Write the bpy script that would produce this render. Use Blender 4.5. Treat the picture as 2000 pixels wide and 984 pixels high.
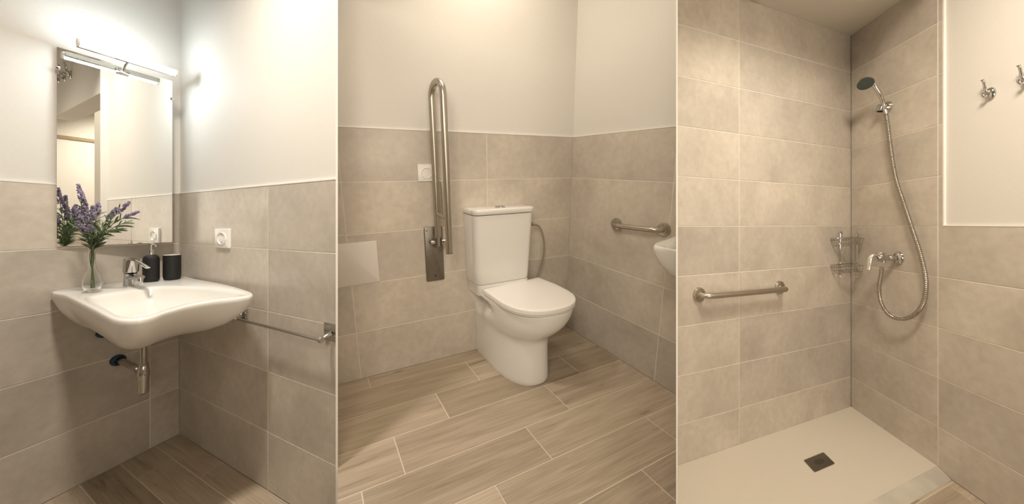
import bpy, bmesh, math, random
from math import sin, cos, atan, pi, radians, sqrt
from mathutils import Vector, Matrix
random.seed(7)
for o in list(bpy.data.objects): bpy.data.objects.remove(o)
scn = bpy.context.scene
COL = scn.collection

# ---------------------------------------------------------------- camera, world, lights, exposure
FPX, CX, CY, EYE = 600.0, 1000.0, 437.0, 1.4
cd = bpy.data.cameras.new('camera'); cam = bpy.data.objects.new('camera', cd); COL.objects.link(cam)
cam.location = (0, 0, EYE); cam.rotation_euler = (pi/2, 0, 0)
cd.sensor_width = 36; cd.lens = 36*FPX/2000; cd.shift_y = (CY-492)/2000; cd.clip_start = 0.02
scn.camera = cam
scn.view_settings.view_transform = 'Standard'; scn.view_settings.look = 'None'
scn.view_settings.gamma = 1; scn.view_settings.use_curve_mapping = False
scn.view_settings.exposure = 0.0
world = bpy.data.worlds.new('world'); scn.world = world; world.use_nodes = True
world.node_tree.nodes['Background'].inputs[0].default_value = (1.0, 0.86, 0.68, 1)
world.node_tree.nodes['Background'].inputs[1].default_value = 0.30

def area(name, loc, target, size, power, color, spread=180):
    d = bpy.data.lights.new(name, 'AREA'); d.shape = 'DISK'; d.size = size; d.energy = power; d.color = color
    d.spread = radians(spread)
    o = bpy.data.objects.new(name, d); COL.objects.link(o); o.location = loc
    o.rotation_euler = (Vector(target)-Vector(loc)).to_track_quat('-Z', 'Y').to_euler()
    return o
WARM = (1.0, 0.88, 0.72)
area('ceiling_lamp', (-1.15, 0.85, 3.25), (-1.6, 1.5, 0.4), 0.22, 18, (1.0, 0.91, 0.79), 105)
area('ceiling_lamp', (-0.12, 1.35, 3.15), (-0.1, 1.8, 0.5), 0.6, 12, WARM)
area('front_fill', (-0.30, -0.30, 2.30), (0.0, 2.3, 1.0), 0.8, 7, WARM, 100)  # added unseen fill, low enough to pass under the header into the toilet bay
area('ceiling_lamp', (1.35, 0.80, 3.05), (2.2, 1.4, 0.9), 0.40, 22, WARM, 125)
area('rear_fill', (1.2, -1.4, 1.5), (1.9, 1.8, 0.9), 1.4, 26, (1.0, 0.89, 0.76))  # added soft fill behind the camera

# ---------------------------------------------------------------- geometry of the three bays
CAMP = Vector((0, 0, EYE))
def ray(u, v): return Vector(((u-CX)/FPX, 1, (CY-v)/FPX))
def hit(u, v, P, n):
    r = ray(u, v); return CAMP + r*((P-CAMP).dot(n)/r.dot(n))
PHI = atan(114/600)
ZUP = Vector((0, 0, 1)); UP2 = Vector((0, -sin(PHI), cos(PHI)))
class Wall:
    """a wall's own axes: x to the right seen from the room, y into the wall, z up"""
    def __init__(s, O, vp, up, side):
        d = ray(*vp).normalized(); d = (d-up*d.dot(up)).normalized()
        s.O = Vector(O); s.up = up; s.x = d if side == 'L' else -d; s.y = up.cross(s.x)
        s.M = Matrix(((s.x.x, s.y.x, up.x, s.O.x), (s.x.y, s.y.y, up.y, s.O.y), (s.x.z, s.y.z, up.z, s.O.z), (0, 0, 0, 1)))
        s.MI = s.M.inverted()
    def at(s, u, v, off=0): return s.MI @ hit(u, v, s.O-s.y*off, s.y)
    def w(s, x, y, z): return s.M @ Vector((x, y, z))
def corner(u, dist):
    P = CAMP+ray(u, CY)*dist; P.z = 0; return P
O1 = corner(350, 2.05); L1 = Wall(O1, (1150, 437), ZUP, 'L'); R1 = Wall(O1, (-290, 437), ZUP, 'R')
O3 = corner(1662, 2.29); L3 = Wall(O3, (2710, 437), ZUP, 'L'); R3 = Wall(O3, (1145, 437), ZUP, 'R')
H2 = 1.302
O2 = hit(1106, 637, CAMP-UP2*H2, UP2); L2 = Wall(O2, (2330, 323), UP2, 'L'); R2 = Wall(O2, (600, 323), UP2, 'R')
def on(L, R, up, O, p, q, h): return O + L.x*p + R.x*q + up*h
def b1(p, q, h=0): return on(L1, R1, ZUP, O1, p, q, h)
def b2(p, q, h=0): return on(L2, R2, UP2, O2, p, q, h)
def b3(p, q, h=0): return on(L3, R3, ZUP, O3, p, q, h)
# added dividers stand in the two vertical planes between the bays
def side_plane(u, keep):        # plane through the eye; keep = +1 keeps the right side
    r = Vector(((u-CX)/FPX, 1, 0)).normalized(); n = Vector((r.y, -r.x, 0))*keep
    return (CAMP.copy(), n)
CUT1L = side_plane(656.0, -1); CUT1R = side_plane(659.5, 1)
CUT2L = side_plane(1320.6, -1); CUT2R = side_plane(1323.6, 1)

# ---------------------------------------------------------------- materials
def new_mat(name):
    m = bpy.data.materials.new(name); m.use_nodes = True
    nt = m.node_tree; return m, nt, nt.nodes['Principled BSDF']
def N(nt, t, **k):
    n = nt.nodes.new(t)
    for a, b in k.items(): setattr(n, a, b)
    return n
def ramp(nt, fac, stops):
    r = N(nt, 'ShaderNodeValToRGB'); e = r.color_ramp.elements
    e[0].position, e[0].color = stops[0][0], (*stops[0][1], 1); e[1].position, e[1].color = stops[-1][0], (*stops[-1][1], 1)
    for p, c in stops[1:-1]:
        x = e.new(p); x.color = (*c, 1)
    nt.links.new(fac, r.inputs[0]); return r.outputs[0]
def mixc(nt, a, b, fac, mode='MIX'):
    m = N(nt, 'ShaderNodeMix', data_type='RGBA', blend_type=mode)
    for s, v in ((0, fac), (6, a), (7, b)):
        if hasattr(v, 'is_linked') or hasattr(v, 'links'): nt.links.new(v, m.inputs[s])
        elif isinstance(v, (int, float)): m.inputs[s].default_value = v
        else: m.inputs[s].default_value = (*v, 1)
    return m.outputs[2]
def plain(name, col, rough=0.5, metal=0.0, bump=0.0, bscale=60, coat=0.0, vary=0.04):
    m, nt, b = new_mat(name)
    tc = N(nt, 'ShaderNodeTexCoord'); no = N(nt, 'ShaderNodeTexNoise'); no.inputs['Scale'].default_value = bscale
    no.inputs['Detail'].default_value = 3
    nt.links.new(tc.outputs['Object'], no.inputs['Vector'])
    lo = tuple(c*(1-vary) for c in col); hi = tuple(min(1, c*(1+vary)) for c in col)
    nt.links.new(ramp(nt, no.outputs[0], [(0.3, lo), (0.7, hi)]), b.inputs['Base Color'])
    b.inputs['Roughness'].default_value = rough; b.inputs['Metallic'].default_value = metal
    b.inputs['Coat Weight'].default_value = coat; b.inputs['Coat Roughness'].default_value = 0.05
    if bump:
        bp = N(nt, 'ShaderNodeBump'); bp.inputs['Strength'].default_value = bump; bp.inputs['Distance'].default_value = 0.002
        nt.links.new(no.outputs[0], bp.inputs['Height']); nt.links.new(bp.outputs[0], b.inputs['Normal'])
    return m
def tile_material(name, c0, c1, c2):
    m, nt, b = new_mat(name)
    tc = N(nt, 'ShaderNodeTexCoord'); at = N(nt, 'ShaderNodeAttribute', attribute_name='piece')
    ad = N(nt, 'ShaderNodeVectorMath', operation='MULTIPLY_ADD')
    nt.links.new(at.outputs['Color'], ad.inputs[0]); ad.inputs[1].default_value = (9, 9, 9)
    nt.links.new(tc.outputs['Object'], ad.inputs[2])
    n1 = N(nt, 'ShaderNodeTexNoise'); n1.inputs['Scale'].default_value = 3.2; n1.inputs['Detail'].default_value = 5
    n1.inputs['Roughness'].default_value = 0.55; n1.inputs['Distortion'].default_value = 0.4
    nt.links.new(ad.outputs[0], n1.inputs['Vector'])
    n2 = N(nt, 'ShaderNodeTexNoise'); n2.inputs['Scale'].default_value = 28; n2.inputs['Detail'].default_value = 4
    nt.links.new(ad.outputs[0], n2.inputs['Vector'])
    base = ramp(nt, n1.outputs[0], [(0.30, c0), (0.52, c1), (0.72, c2)])
    fine = ramp(nt, n2.outputs[0], [(0.3, (0.93, 0.93, 0.93)), (0.7, (1.05, 1.05, 1.05))])
    c = mixc(nt, base, fine, 1.0, 'MULTIPLY')
    sep = N(nt, 'ShaderNodeSeparateColor'); nt.links.new(at.outputs['Color'], sep.inputs[0])
    pc = ramp(nt, sep.outputs[0], [(0, (0.90, 0.90, 0.905)), (1, (1.06, 1.055, 1.04))])
    c = mixc(nt, c, pc, 1.0, 'MULTIPLY')
    nt.links.new(c, b.inputs['Base Color']); b.inputs['Roughness'].default_value = 0.34
    b.inputs['Specular IOR Level'].default_value = 0.45
    bp = N(nt, 'ShaderNodeBump'); bp.inputs['Strength'].default_value = 0.12; bp.inputs['Distance'].default_value = 0.002
    nt.links.new(n2.outputs[0], bp.inputs['Height']); nt.links.new(bp.outputs[0], b.inputs['Normal'])
    return m
def wood_material(name):
    m, nt, b = new_mat(name)
    uv = N(nt, 'ShaderNodeUVMap'); at = N(nt, 'ShaderNodeAttribute', attribute_name='piece')
    mp = N(nt, 'ShaderNodeMapping'); mp.inputs['Scale'].default_value = (0.65, 7.5, 1)
    nt.links.new(uv.outputs[0], mp.inputs[0])
    ad = N(nt, 'ShaderNodeVectorMath', operation='MULTIPLY_ADD')
    nt.links.new(at.outputs['Color'], ad.inputs[0]); ad.inputs[1].default_value = (31, 17, 23); nt.links.new(mp.outputs[0], ad.inputs[2])
    n1 = N(nt, 'ShaderNodeTexNoise'); n1.inputs['Scale'].default_value = 2.6; n1.inputs['Detail'].default_value = 6
    n1.inputs['Roughness'].default_value = 0.62; n1.inputs['Distortion'].default_value = 0.7
    nt.links.new(ad.outputs[0], n1.inputs['Vector'])
    base = ramp(nt, n1.outputs[0], [(0.27, (0.20, 0.155, 0.11)), (0.36, (0.37, 0.303, 0.225)), (0.55, (0.45, 0.373, 0.285)), (0.75, (0.50, 0.425, 0.33))])
    mp2 = N(nt, 'ShaderNodeMapping'); mp2.inputs['Scale'].default_value = (1, 5, 1); nt.links.new(ad.outputs[0], mp2.inputs[0])
    n2 = N(nt, 'ShaderNodeTexNoise'); n2.inputs['Scale'].default_value = 7; n2.inputs['Detail'].default_value = 5
    nt.links.new(mp2.outputs[0], n2.inputs['Vector'])
    fine = ramp(nt, n2.outputs[0], [(0.3, (0.84, 0.82, 0.80)), (0.65, (1.06, 1.06, 1.06))])
    c = mixc(nt, base, fine, 1.0, 'MULTIPLY')
    sep = N(nt, 'ShaderNodeSeparateColor'); nt.links.new(at.outputs['Color'], sep.inputs[0])
    pc = ramp(nt, sep.outputs[0], [(0, (0.80, 0.78, 0.76)), (1, (1.10, 1.10, 1.10))])
    c = mixc(nt, c, pc, 1.0, 'MULTIPLY')
    # a few small dark knots
    mp3 = N(nt, 'ShaderNodeMapping'); mp3.inputs['Scale'].default_value = (1, 0.4, 1); nt.links.new(ad.outputs[0], mp3.inputs[0])
    vo = N(nt, 'ShaderNodeTexVoronoi'); vo.inputs['Scale'].default_value = 2.3; nt.links.new(mp3.outputs[0], vo.inputs['Vector'])
    kn = ramp(nt, vo.outputs['Distance'], [(0.02, (0.45, 0.40, 0.36)), (0.07, (1, 1, 1))])
    c = mixc(nt, c, kn, 1.0, 'MULTIPLY')
    nt.links.new(c, b.inputs['Base Color']); b.inputs['Roughness'].default_value = 0.42
    return m
PAINT = plain('wall_paint', (0.72, 0.695, 0.65), 0.75, bump=0.1, bscale=90, vary=0.012)
CEIL = plain('ceiling_paint', (0.62, 0.575, 0.50), 0.85, vary=0.01)
TILE = tile_material('beige_stoneware', (0.50, 0.447, 0.385), (0.58, 0.525, 0.455), (0.645, 0.585, 0.508))
GROUT = plain('grout', (0.80, 0.75, 0.66), 0.8, bump=0.2, bscale=200)
WOOD = wood_material('wood_look_planks')
FGROUT = plain('floor_grout', (0.64, 0.56, 0.45), 0.8)
CERAM = plain('white_ceramic', (0.77, 0.75, 0.715), 0.2, coat=0.2, vary=0.006, bscale=3)
PLAST = plain('white_plastic', (0.86, 0.84, 0.80), 0.30, vary=0.006)
SEATP = plain('seat_plastic', (0.77, 0.74, 0.70), 0.28, vary=0.006, bscale=4)
CHROME = plain('chrome', (0.56, 0.55, 0.53), 0.07, 1.0, vary=0.01)
STEEL = plain('brushed_steel', (0.50, 0.46, 0.40), 0.30, 1.0, bump=0.05, bscale=150, vary=0.05)
DSTEEL = plain('satin_steel_plate', (0.24, 0.22, 0.19), 0.38, 1.0, vary=0.05)
BLACK = plain('matt_black_ceramic', (0.008, 0.0078, 0.008), 0.65, vary=0.1)
DARK = plain('dark_hole', (0.03, 0.028, 0.025), 0.7)
BLUE = plain('dark_blue_plastic', (0.012, 0.045, 0.075), 0.35)
LEAF = plain('lavender_leaf', (0.085, 0.125, 0.055), 0.6, vary=0.4, bscale=30)
STEMG = plain('lavender_stem', (0.12, 0.17, 0.06), 0.6, vary=0.2, bscale=30)
FLOWER = plain('lavender_flower', (0.24, 0.20, 0.31), 0.7, vary=0.5, bscale=55)
FACE = plain('shower_face', (0.045, 0.055, 0.048), 0.6)
TRAY = plain('shower_tray_resin', (0.63, 0.575, 0.485), 0.6, bump=0.25, bscale=240, vary=0.02)
THRESH = plain('marble_threshold', (0.50, 0.465, 0.395), 0.3, vary=0.16, bscale=6)
WHITE = plain('divider_white', (0.93, 0.90, 0.84), 0.4, vary=0.004)
GREYHOSE = plain('braided_hose', (0.42, 0.37, 0.29), 0.35, 0.8, bump=0.4, bscale=500, vary=0.1)
LEVER = plain('satin_chrome_lever', (0.72, 0.69, 0.64), 0.22, 0.85)
BATTEN = plain('oak_batten', (0.30, 0.22, 0.13), 0.5, vary=0.1, bscale=20)
def glass_mat(name, col, ior=1.45, rough=0.0):
    m, nt, b = new_mat(name); b.inputs['Base Color'].default_value = (*col, 1)
    b.inputs['Transmission Weight'].default_value = 1; b.inputs['Roughness'].default_value = rough; b.inputs['IOR'].default_value = ior
    return m
GLASS = glass_mat('clear_glass', (0.97, 0.98, 0.97), 1.3)
m, nt, b = new_mat('silvered_glass'); b.inputs['Metallic'].default_value = 1; b.inputs['Roughness'].default_value = 0.0
b.inputs['Base Color'].default_value = (0.94, 0.95, 0.93, 1); SILVER = m
m, nt, b = new_mat('lit_diffuser'); b.inputs['Base Color'].default_value = (1, 1, 1, 1)
b.inputs['Emission Color'].default_value = (0.84, 0.95, 1.0, 1); b.inputs['Emission Strength'].default_value = 58; LIT = m

# ---------------------------------------------------------------- mesh helpers
class MB:
    def __init__(s): s.v = []; s.f = []; s.mi = []; s.uv = {}; s.pc = {}
    def add(s, vs, fs, mi=0, piece=None):
        k = len(s.v); s.v += [Vector(a) for a in vs]
        for f in fs:
            if piece is not None: s.pc[len(s.f)] = piece
            s.f.append([i+k for i in f]); s.mi.append(mi)
        return s
    def box(s, x0, x1, y0, y1, z0, z1, mi=0, piece=None):
        return s.add([(x, y, z) for z in (z0, z1) for y in (y0, y1) for x in (x0, x1)],
                     [(0, 2, 3, 1), (4, 5, 7, 6), (0, 1, 5, 4), (2, 6, 7, 3), (0, 4, 6, 2), (1, 3, 7, 5)], mi, piece)
    def loft(s, rings, cap0=True, cap1=True, mi=0):
        n = len(rings[0]); vs = [p for r in rings for p in r]; fs = []
        for k in range(len(rings)-1):
            for i in range(n):
                j = (i+1) % n; fs.append((k*n+i, k*n+j, (k+1)*n+j, (k+1)*n+i))
        if cap0: fs.append(tuple(range(n))[::-1])
        if cap1: fs.append(tuple((len(rings)-1)*n+i for i in range(n)))
        return s.add(vs, fs, mi)
    def tube(s, path, r, n=12, cap=True, mi=0, flat=1.0):
        path = [Vector(p) for p in path]; m = len(path)
        rr = r if isinstance(r, (list, tuple)) else [r]*m
        T = [(path[min(i+1, m-1)]-path[max(i-1, 0)]).normalized() for i in range(m)]
        a = Vector((0, 0, 1)) if abs(T[0].z) < 0.9 else Vector((1, 0, 0))
        u = T[0].cross(a).normalized(); rings = []
        for i in range(m):
            u = (u-T[i]*u.dot(T[i])).normalized(); w = T[i].cross(u)
            rings.append([path[i]+(u*cos(2*pi*k/n)+w*sin(2*pi*k/n)*flat)*rr[i] for k in range(n)])
        return s.loft(rings, cap, cap, mi)
    def lathe(s, prof, n=32, M=None, cap0=True, cap1=True, mi=0):
        M = M or Matrix.Identity(4)
        return s.loft([[M @ Vector((r*cos(2*pi*k/n), r*sin(2*pi*k/n), z)) for k in range(n)] for r, z in prof], cap0, cap1, mi)
    def rbox(s, w, h, d, r, M=None, e=0.003, n=6, mi=0):
        """rounded plate: w (x) by h (z), d thick towards -y, rounded corners r and softened edge e"""
        M = M or Matrix.Identity(4)
        def ring(ins, y):
            pts = []
            for cx, cz, a0 in ((1, 1, 0), (-1, 1, pi/2), (-1, -1, pi), (1, -1, 3*pi/2)):
                for k in range(n+1):
                    a = a0+pi/2*k/n; q = max(r-ins, 0.0005)
                    pts.append(M @ Vector((cx*(w/2-r)+q*cos(a), y, cz*(h/2-r)+q*sin(a))))
            return pts
        return s.loft([ring(0, 0), ring(0, -d+e), ring(e*.3, -d+e*.3), ring(e, -d)], True, True, mi)
    def build(s, name, mats, parent=None, label=None, M=None, smooth=True, angle=40, bevel=0, seg=2, sub=0, cuts=()):
        me = bpy.data.meshes.new(name)
        vs = [tuple(M @ a) if M else tuple(a) for a in s.v]
        me.from_pydata(vs, [], s.f)
        mats = mats if isinstance(mats, (list, tuple)) else [mats]
        for mt in mats: me.materials.append(mt)
        for i, p in enumerate(me.polygons): p.material_index = s.mi[i]
        if s.pc:
            at = me.attributes.new('piece', 'FLOAT_COLOR', 'FACE')
            for i in range(len(me.polygons)): at.data[i].color = (*s.pc.get(i, (.5, .5, .5)), 1)
        if s.uv:
            uvl = me.uv_layers.new(name='UVMap')
            for p in me.polygons:
                for li in p.loop_indices: uvl.data[li].uv = s.uv.get(me.loops[li].vertex_index, (0, 0))
        bm = bmesh.new(); bm.from_mesh(me)
        bmesh.ops.recalc_face_normals(bm, faces=bm.faces)
        for co, no in cuts:
            Mi = parent.matrix_world.inverted() if parent is not None else Matrix.Identity(4)
            if parent is not None and parent.parent is not None: pass
            c2 = Mi @ co; n2 = (Mi.to_3x3() @ no).normalized()
            res = bmesh.ops.bisect_plane(bm, geom=bm.verts[:]+bm.edges[:]+bm.faces[:], plane_co=c2, plane_no=-n2, clear_outer=True)
            ed = [e for e in bm.edges if e.is_boundary]
            if ed: bmesh.ops.holes_fill(bm, edges=ed, sides=0)
        bm.to_mesh(me); bm.free()
        if smooth:
            me.shade_smooth(); me.set_sharp_from_angle(angle=radians(angle))
        o = bpy.data.objects.new(name, me); COL.objects.link(o)
        if parent is not None: o.parent = parent
        if bevel:
            md = o.modifiers.new('bevel', 'BEVEL'); md.width = bevel; md.segments = seg; md.limit_method = 'ANGLE'
            md.angle_limit = radians(35)
        if sub:
            md = o.modifiers.new('sub', 'SUBSURF'); md.levels = sub; md.render_levels = sub
        if label: o['label'] = label
        return o
def thing(name, label, cat, M, group=None):
    o = bpy.data.objects.new(name, None); COL.objects.link(o); o.matrix_world = M; o.empty_display_size = 0.05
    o['label'] = label; o['category'] = cat
    if group: o['group'] = group
    return o
def tag(o, label, cat, group=None):
    o['label'] = label; o['category'] = cat
    if group: o['group'] = group
    return o
def struct(o): o['kind'] = 'structure'; return o
def T(x, y=None, z=None): return Matrix.Translation(x if y is None else (x, y, z))
def frame(o, x, y, z):          # rigid axes at a point
    return Matrix(((x.x, y.x, z.x, o.x), (x.y, y.y, z.y, o.y), (x.z, y.z, z.z, o.z), (0, 0, 0, 1)))
def smoothpath(pts, sub=8, closed=False):
    pts = [Vector(p) for p in pts]; out = []; n = len(pts)
    rng = range(n if closed else n-1)
    for i in rng:
        if closed: a, b, c, d = pts[i-1], pts[i], pts[(i+1) % n], pts[(i+2) % n]
        else: a, b, c, d = pts[max(i-1, 0)], pts[i], pts[i+1], pts[min(i+2, n-1)]
        for k in range(sub):
            t = k/sub
            out.append(0.5*((2*b)+(c-a)*t+(2*a-5*b+4*c-d)*t*t+(3*b-a-3*c+d)*t**3))
    if not closed: out.append(pts[-1])
    return out
FACEM = Matrix(((1, 0, 0, 0), (0, 0, -1, 0), (0, 1, 0, 0), (0, 0, 0, 1)))   # lathe axis z -> towards the room (-y)

# ---------------------------------------------------------------- room shell
CLAD = 0.008
def wall(name, W, x0, x1, z0, z1, cuts=(), mat=PAINT, y0=CLAD, y1=0.12):
    return struct(MB().box(x0, x1, y0, y1, z0, z1).build(name, mat, None, M=W.M, smooth=False, cuts=cuts))
def cladding(parent, W, blocks, cuts=(), gap=0.0045, beads=()):
    """tiles laid on one wall: blocks = list of (xs, zs)"""
    mb = MB()
    for xs, zs in blocks:
        mb.box(xs[0], xs[-1], 0.0018, CLAD, zs[0], zs[-1], mi=1, piece=(0.5, 0.5, 0.5))
        for i in range(len(xs)-1):
            for j in range(len(zs)-1):
                pc = (random.random(), random.random(), random.random())
                g = gap/2
                x0, x1, z0, z1 = xs[i]+g, xs[i+1]-g, zs[j]+g, zs[j+1]-(g if j < len(zs)-2 else 0)
                e = 0.0012
                vs = []
                for y, ins in ((CLAD, 0), (e, 0), (0, e)):
                    vs += [(x0+ins, y, z0+ins), (x1-ins, y, z0+ins), (x1-ins, y, z1-ins), (x0+ins, y, z1-ins)]
                fs = [(8, 9, 10, 11), (0, 3, 2, 1)]
                for k in (0, 4):
                    for a in range(4):
                        c = (a+1) % 4; fs.append((k+a, k+c, k+4+c, k+4+a))
                mb.add(vs, fs, 0, pc)
    for x0, x1, z0, z1 in beads: mb.box(x0, x1, -.0015, CLAD+.001, z0, z1, mi=2)
    o = mb.build('tile_cladding', [TILE, GROUT, PLAST], None, M=W.M, smooth=False, cuts=cuts)
    o.parent = parent
    return o

# left bay: mirror wall and towel wall
w = wall('wall_mirror_side', L1, -4.4, 0.02, 0, 3.3)
cladding(w, L1, [([-4.4, -3.85, -3.125, -2.38, -1.635, -0.89, -0.14, 0], [0, .31, .63, .951, 1.272, 1.6])], beads=[(-4.4, 0, 1.6, 1.606)])
w = wall('wall_towel_side', R1, -0.02, 1.75, 0, 3.3, cuts=[CUT1L])
cladding(w, R1, [([0, 1.035, 1.75], [0, .308, .625, .942, 1.268, 1.6])], cuts=[CUT1L], beads=[(0, 1.75, 1.6, 1.606)])
# middle bay
P2TOP = 2.5
w = wall('wall_toilet_side', L2, -1.8, 0.02, -0.1, P2TOP, cuts=[CUT1R])
cladding(w, L2, [([-2.2, -1.522, -0.672, 0], [0, .309, .612, .914, 1.212, 1.504])], cuts=[CUT1R], beads=[(-2.2, 0, 1.504, 1.510)])
w = wall('wall_basin_side', R2, -0.02, 1.35, -0.1, P2TOP, cuts=[CUT2L])
cladding(w, R2, [([0, 0.78, 1.35], [0, .309, .612, 1.212, 1.504])], cuts=[CUT2L], beads=[(0, 1.35, 1.504, 1.510)])
# right bay
rows = [0.018, .263, .541, .819, 1.104, 1.387, 1.669, 1.955, 2.238, 2.528, 2.8]
w = wall('wall_shower_rail_side', L3, -2.2, 0.02, 0, 2.8, cuts=[CUT2R])
cladding(w, L3, [([-2.2, -1.19, 0], rows)], cuts=[CUT2R])
w = wall('wall_shower_mixer_side', R3, -0.02, 4.1, 0, 3.3)
cladding(w, R3, [([0, 0.583], rows[:6]), ([0, 0.583, 0.608], rows[5:]), ([0.583, 1.27, 1.96, 2.65, 3.4, 4.1], rows[:6])], beads=[(.608, 4.1, 1.387, 1.393), (.608, .614, 1.393, 3.3)])
# ceilings, rear walls
def prism(name, pts, z0, z1, mat, cuts=()):
    return MB().loft([[Vector((x, y, z0)) for x, y in pts], [Vector((x, y, z1)) for x, y in pts]]).build(name, mat, None, smooth=False, cuts=cuts)
e3 = R3.w(0.66, 0, 0); a3 = b3(-2.3, 0.0); b3b = b3(-2.3, 0.66)
k3 = O3
struct(prism('ceiling_shower', [(k3.x+.05, k3.y+.05), (a3.x, a3.y+.05), (b3b.x, b3b.y), (e3.x, e3.y)], 2.8, 2.86, CEIL, cuts=[CUT2R]))
struct(prism('ceiling', [(-3.4, -1.6), (2.2, -1.6), (2.9, 3.4), (-2.9, 3.4)], 3.3, 3.4, CEIL))
back = struct(prism('wall_rear', [(-3.5, -1.7), (1.7, -1.7), (1.7, -1.6), (-3.5, -1.6)], 0, 3.3, PAINT))
# added slabs standing in for the white dividing lines between the views
def divider(u, wpx, y0, y1, z1):
    r = (u-CX)/FPX; t = wpx/2/FPX*y0
    o = prism('view_divider', [(r*y0-t, y0), (r*y0+t, y0), (r*y1+t, y1), (r*y1-t, y1)], -0.02, z1, WHITE); return struct(o)
divider(657.7, 4.2, 1.345, 3.3, 3.3)
divider(1322.1, 3.3, 1.0, 3.3, 3.3)  # brought forward to block shower lamp light from the toilet bay floor
# header over the doorway beside the towel wall (seen in the mirror)
struct(wall('wall_door_header', R1, 1.60, 3.25, 2.55, 3.3, y0=0.0, y1=0.14))
struct(MB().box(1.70, 2.35, -0.012, CLAD, 2.555, 2.595).build('trim_1', BATTEN, None, M=R3.M, smooth=False))

# floors: planks laid in courses
def planks(name, P, courses, along_q, cuts=(), slab=0.03, h=0.0):
    """courses: (c0, c1, [joints]); P(p, q, h) gives a point of the bay"""
    mb = MB(); g = 0.0026
    for c0, c1, js in courses:
        for k in range(len(js)-1):
            pc = (random.random(), random.random(), random.random())
            a0, a1 = js[k]+g, js[k+1]-g; d0, d1 = c0+g, c1-g
            cs = [(a0, d0), (a1, d0), (a1, d1), (a0, d1)]
            base = len(mb.v)
            pts = []
            for hh in (h-slab*.5, h):
                for a, d in cs: pts.append(P(d, a, hh) if along_q else P(a, d, hh))
            mb.add(pts, [(0, 3, 2, 1), (4, 5, 6, 7), (0, 1, 5, 4), (1, 2, 6, 5), (2, 3, 7, 6), (3, 0, 4, 7)], 0, pc)
            for i in range(8): a, d = cs[i % 4]; mb.uv[base+i] = (a, d)
        js0, js1 = js[0], js[-1]
        pts = []
        for hh in (h-slab, h-0.0012):
            for a, d in ((js0, c0), (js1, c0), (js1, c1), (js0, c1)): pts.append(P(d, a, hh) if along_q else P(a, d, hh))
        mb.add(pts, [(0, 3, 2, 1), (4, 5, 6, 7), (0, 1, 5, 4), (1, 2, 6, 5), (2, 3, 7, 6), (3, 0, 4, 7)], 1, (.5, .5, .5))
    return struct(mb.build(name, [WOOD, FGROUT], None, smooth=False, cuts=cuts))
c = []
edges = [0, -.116, -.266, -.415, -.565, -.715, -.865, -1.015, -1.165, -1.315]
jo = [[0, .58, 1.75], [0, .245, 1.0, 1.75], [0, .9, 1.75], [0, .45, 1.3, 1.75]]
for i in range(len(edges)-1): c.append((edges[i], edges[i+1], jo[i % 4]))
planks('floor', b1, [(b_, a_, j) for a_, b_, j in c], True, cuts=[CUT1L])
c = [(0, .11, [-1.9, -1.487, 0]), (.11, .32, [-2.0, -.903, .0]), (.32, .532, [-2.0, -1.175, -.329, 0]), (.532, .752, [-2.1, -1.45, -.597, 0]),
     (.752, .960, [-2.1, -1.62, -.87, 0]), (.960, 1.165, [-2.2, -1.148, -.298, 0]), (1.165, 1.375, [-2.2, -1.43, -.574, 0]), (1.375, 1.585, [-2.3, -.85, 0.0])]
planks('floor', b2, c, False, cuts=[CUT1R, CUT2L], slab=0.06)
c = [(.56, .66, [-2.2, -.35, 0]), (.66, .86, [-2.2, -.62, -.06, 0]), (.86, 1.06, [-2.2, -1.1, -.30, 0]), (1.06, 1.26, [-2.2, -.7, 0]), (1.26, 1.46, [-2.2, -.4, 0])]
planks('floor', b3, c, False, cuts=[CUT2R], slab=0.03, h=0.018)
struct(prism('floor_front', [(-3.5, -1.7), (2.6, -1.7), (3.0, 3.5), (-3.2, 3.5)], -0.12, -0.035, plain('subfloor', (0.40, 0.31, 0.21), 0.6)))

# ================================================================ LEFT BAY
def star_outline(ctrl, c, n, asp=1.0, lin=()):
    """resample a closed outline by direction round c"""
    P = smoothpath([(x, y, 0) for x, y in ctrl], 8, True)
    P = [(p.x-c[0], (p.y-c[1])*asp) for p in P]; out = []
    for k in range(n):
        a = 2*pi*k/n; dx, dy = cos(a), sin(a); best = None
        for i in range(len(P)):
            (x0, y0), (x1, y1) = P[i], P[(i+1) % len(P)]
            den = dx*(y1-y0)-dy*(x1-x0)
            if abs(den) < 1e-12: continue
            t = (x0*(y1-y0)-y0*(x1-x0))/den; s = (x0*dy-y0*dx)/den
            if t > 0 and -1e-6 <= s <= 1+1e-6 and (best is None or t > best): best = t
        out.append((c[0]+dx*best, c[1]+dy*best/asp))
    return out
HS = 1.06                                   # height of the washbasin rim
outer = [(-.495, .0), (-.503, .25), (-.515, .54), (-.525, .75), (-.535, .93), (-.537, 1.03), (-.521, 1.096), (-.488, 1.123), (-.455, 1.116), (-.415, 1.087),
         (-.332, 1.054), (-.255, 1.060), (-.183, 1.10), (-.145, 1.124), (-.112, 1.11), (-.08, 1.03), (-.055, .866), (-.035, .66), (-.025, .3), (-.02, .0), (-.25, .0)]
inner = [(-.454, .38), (-.352, .36), (-.285, .345), (-.225, .365), (-.171, .48), (-.128, .625), (-.110, .83), (-.118, 1.01), (-.145, 1.065), (-.18, 1.055),
         (-.240, 1.005), (-.309, .985), (-.394, 1.02), (-.455, 1.07), (-.490, 1.059), (-.508, .969), (-.500, .839), (-.487, .653), (-.475, .46)]
root = thing('washbasin', 'wide white wall-hung washbasin with curved front, under the mirror', 'washbasin', frame(b1(-.27, 0, .9), L1.x, L1.y, ZUP))
RI = root.matrix_world.inverted()
cc = (-.30, .72); NS = 96
oo = star_outline(outer, cc, NS, .45); ii = star_outline(inner, cc, NS, .45)
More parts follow.
